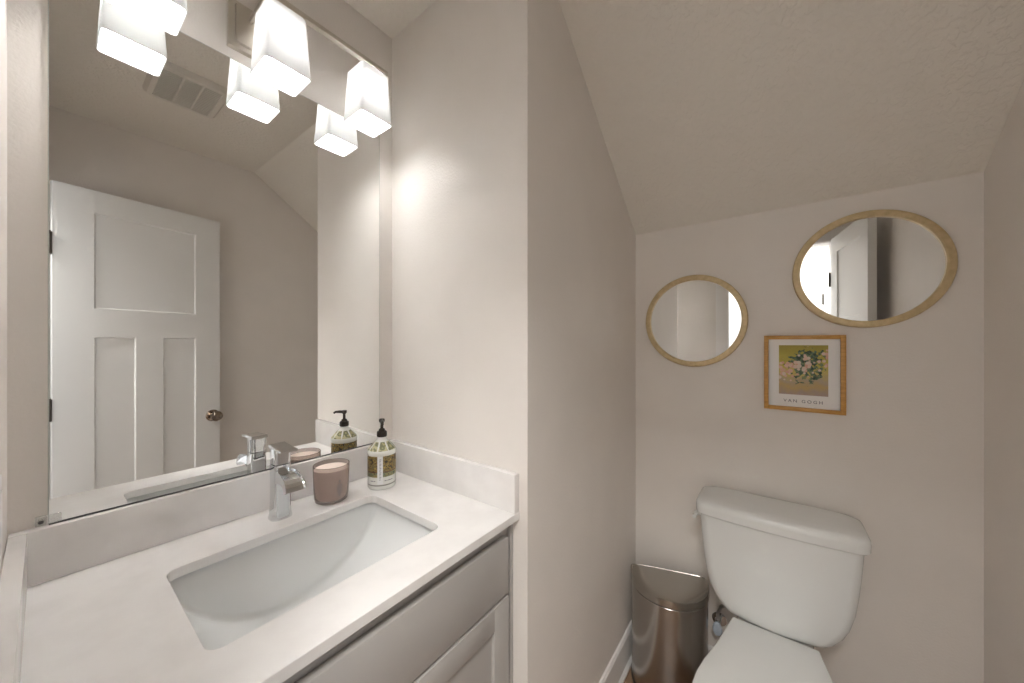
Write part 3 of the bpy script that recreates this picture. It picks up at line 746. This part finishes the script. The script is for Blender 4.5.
# ------------------------------------------------------------------ round mirrors
def round_mirror(y, z, R, label):
    t = thing('round_mirror', label, 'mirror', (X2, y, z), 'round gold-rimmed mirrors on the toilet wall')
    fw = 0.0215
    prof = [(R - 0.001, 0.0005), (R, 0.003), (R, 0.014), (R - 0.002, 0.0180), (R - 0.006, 0.0195), (R - fw + 0.003, 0.0190), (R - fw, 0.0165), (R - fw, 0.008)]
    bm = bmesh.new(); seg = 96
    loft(bm, [[(X2 - d_, y + r_ * math.cos(2 * PI * k / seg), z + r_ * math.sin(2 * PI * k / seg)) for k in range(seg)] for r_, d_ in prof], False, False)
    fr = obj('frame', bm, M_gold, t)
    fr.data.materials.append(M_goldside)
    for p in fr.data.polygons:
        c = p.center
        if abs(p.normal.x) < 0.3 and math.hypot(c.y, c.z) > R - 0.002: p.material_index = 1
    bm = bmesh.new(); r_ = R - fw + 0.001
    loft(bm, [[(X2 - d_, y + r_ * math.cos(2 * PI * k / seg), z + r_ * math.sin(2 * PI * k / seg)) for k in range(seg)] for d_ in (0.006, 0.010)])
    obj('mirror_glass', bm, M_mirror, t, smooth=False)
    return t
round_mirror(0.2675, 1.446, 0.188, 'round gold-rimmed mirror, the lower and left one above the trash can')
round_mirror(-0.2385, 1.5935, 0.1885, 'round gold-rimmed mirror, the higher and right one beside the right wall')

# ------------------------------------------------------------------ framed print
py0, py1, pz0, pz1 = -0.189, 0.031, 1.116, 1.382
fp = thing('framed_print', 'small honey-wood framed print with yellow, green and rose patches above the toilet', 'picture', (X2, (py0 + py1) / 2, pz0))
bm = bmesh.new(); fwid, dpt = 0.0135, 0.024
box(bm, X2 - dpt, X2 - 0.0005, py0, py0 + fwid, pz0, pz1, bev=0.001); box(bm, X2 - dpt, X2 - 0.0005, py1 - fwid, py1, pz0, pz1, bev=0.001)
box(bm, X2 - dpt, X2 - 0.0005, py0 + fwid, py1 - fwid, pz0, pz0 + fwid, bev=0.001); box(bm, X2 - dpt, X2 - 0.0005, py0 + fwid, py1 - fwid, pz1 - fwid, pz1, bev=0.001)
obj('picture_frame', bm, M_oak, fp)
paper = obj('white_sheet', bx(X2 - 0.014, X2 - 0.004, py0 + fwid - 0.0005, py1 - fwid + 0.0005, pz0 + fwid - 0.0005, pz1 - fwid + 0.0005), M_mat, fp, smooth=False)
# a plain stand-in picture: loose yellow, green, rose and lilac patches
M_art = new_mat('painted_patches', rough=0.6)
def art_nodes(m, y0, y1, z0, z1):
    tcn = nd(m, 'ShaderNodeTexCoord'); sp = nd(m, 'ShaderNodeSeparateXYZ'); lk(m, tcn.outputs['Object'], sp.inputs[0])
    def ramp(fac, els, interp='LINEAR'):
        r = nd(m, 'ShaderNodeValToRGB'); r.color_ramp.interpolation = interp; e = r.color_ramp.elements
        while len(e) < len(els): e.new(0.5)
        for i, (p, c) in enumerate(els): e[i].position = p; e[i].color = (*c, 1)
        lk(m, fac, r.inputs['Fac']); return r.outputs['Color']
    def math_(op, a, b):
        n = nd(m, 'ShaderNodeMath', operation=op)
        for i, q in enumerate((a, b)):
            if isinstance(q, (int, float)): n.inputs[i].default_value = q
            else: lk(m, q, n.inputs[i])
        return n.outputs[0]
    def mrange(v, a, b):
        n = nd(m, 'ShaderNodeMapRange'); n.inputs[1].default_value = a; n.inputs[2].default_value = b; lk(m, v, n.inputs[0]); return n.outputs[0]
    def mix(f, a, b):
        n = nd(m, 'ShaderNodeMix', data_type='RGBA'); lk(m, f, n.inputs[0]); lk(m, a, n.inputs[6]); lk(m, b, n.inputs[7]); return n.outputs[2]
    def noise(scale, det=2, off=0.0, sc3=(1, 1, 1)):
        mp = nd(m, 'ShaderNodeMapping'); mp.inputs['Location'].default_value = (off, off, off); mp.inputs['Scale'].default_value = sc3; lk(m, tcn.outputs['Object'], mp.inputs[0])
        n = nd(m, 'ShaderNodeTexNoise'); n.inputs['Scale'].default_value = scale; n.inputs['Detail'].default_value = det; lk(m, mp.outputs[0], n.inputs[0]); return n.outputs['Fac']
    u = mrange(sp.outputs[1], y1, y0); v = mrange(sp.outputs[2], z0, z1)     # u left to right, v up
    wob = math_('MULTIPLY', math_('SUBTRACT', noise(40), 0.5), 0.35)
    base = ramp(math_('ADD', v, wob), [(0.0, (0.36, 0.28, 0.24)), (0.16, (0.48, 0.34, 0.14)), (0.30, (0.42, 0.34, 0.24)), (0.42, (0.55, 0.44, 0.14)), (0.62, (0.50, 0.42, 0.08)), (1.0, (0.33, 0.28, 0.045))])
    # dark foliage blob
    du = math_('SUBTRACT', u, 0.58); dv = math_('SUBTRACT', v, 0.60)
    rr = math_('ADD', math_('MULTIPLY', math_('MULTIPLY', du, du), 5.0), math_('MULTIPLY', math_('MULTIPLY', dv, dv), 7.0))
    leaf = ramp(math_('ADD', rr, math_('MULTIPLY', math_('SUBTRACT', noise(85, 3, 3), 0.5), 3.4)), [(0.0, (1, 1, 1)), (0.52, (1, 1, 1)), (0.60, (0, 0, 0))])
    leafc = ramp(noise(110, 1, 7), [(0.35, (0.03, 0.055, 0.035)), (0.5, (0.08, 0.14, 0.09)), (0.65, (0.20, 0.25, 0.12))])
    c = mix(leaf, base, leafc)
    # rose patches
    vo = nd(m, 'ShaderNodeTexVoronoi'); vo.inputs['Scale'].default_value = 75; lk(m, tcn.outputs['Object'], vo.inputs[0])
    band = math_('ADD', math_('MULTIPLY', math_('ABSOLUTE', math_('SUBTRACT', v, math_('ADD', 0.45, math_('MULTIPLY', u, 0.30))), 0), 1.6), 0.0)
    rose = ramp(math_('ADD', math_('MULTIPLY', vo.outputs['Distance'], 1.0), band), [(0.0, (1, 1, 1)), (0.58, (1, 1, 1)), (0.66, (0, 0, 0))])
    rosec = ramp(vo.outputs['Color'], [(0.2, (0.62, 0.36, 0.27)), (0.5, (0.68, 0.46, 0.36)), (0.8, (0.66, 0.56, 0.48))])
    c = mix(rose, c, rosec)
    lk(m, c, bsdf(m).inputs['Base Color'])
ay0, ay1, az0, az1 = -0.1455, -0.0125, 1.173, 1.3475
off = base_of(fp)
art_nodes(M_art, ay0 - off.y, ay1 - off.y, az0 - off.z, az1 - off.z)
obj('artwork', bx(X2 - 0.0148, X2 - 0.0141, ay0, ay1, az0, az1), M_art, paper, smooth=False, label='patchy yellow, green and rose picture')
tcu = bpy.data.curves.new('lettering', 'FONT'); tcu.body = 'VAN GOGH'; tcu.size = 0.0150; tcu.space_character = 1.5; tcu.align_x = 'CENTER'; tcu.align_y = 'CENTER'; tcu.extrude = 0.0002; tcu.offset = 0.0002
tob = bpy.data.objects.new('tmp_text', tcu); COL.objects.link(tob)
C.view_layer.update()
tme = bpy.data.meshes.new_from_object(tob.evaluated_get(C.evaluated_depsgraph_get()))
bpy.data.objects.remove(tob)
tme.transform(Matrix(((0, 0, -1, X2 - 0.0143), (-1, 0, 0, (ay0 + ay1) / 2), (0, 1, 0, 1.150), (0, 0, 0, 1))))
tme.transform(Matrix.Translation(-off))
lt = bpy.data.objects.new('lettering', tme); COL.objects.link(lt); lt.parent = paper
tme.materials.clear(); tme.materials.append(M_ink)
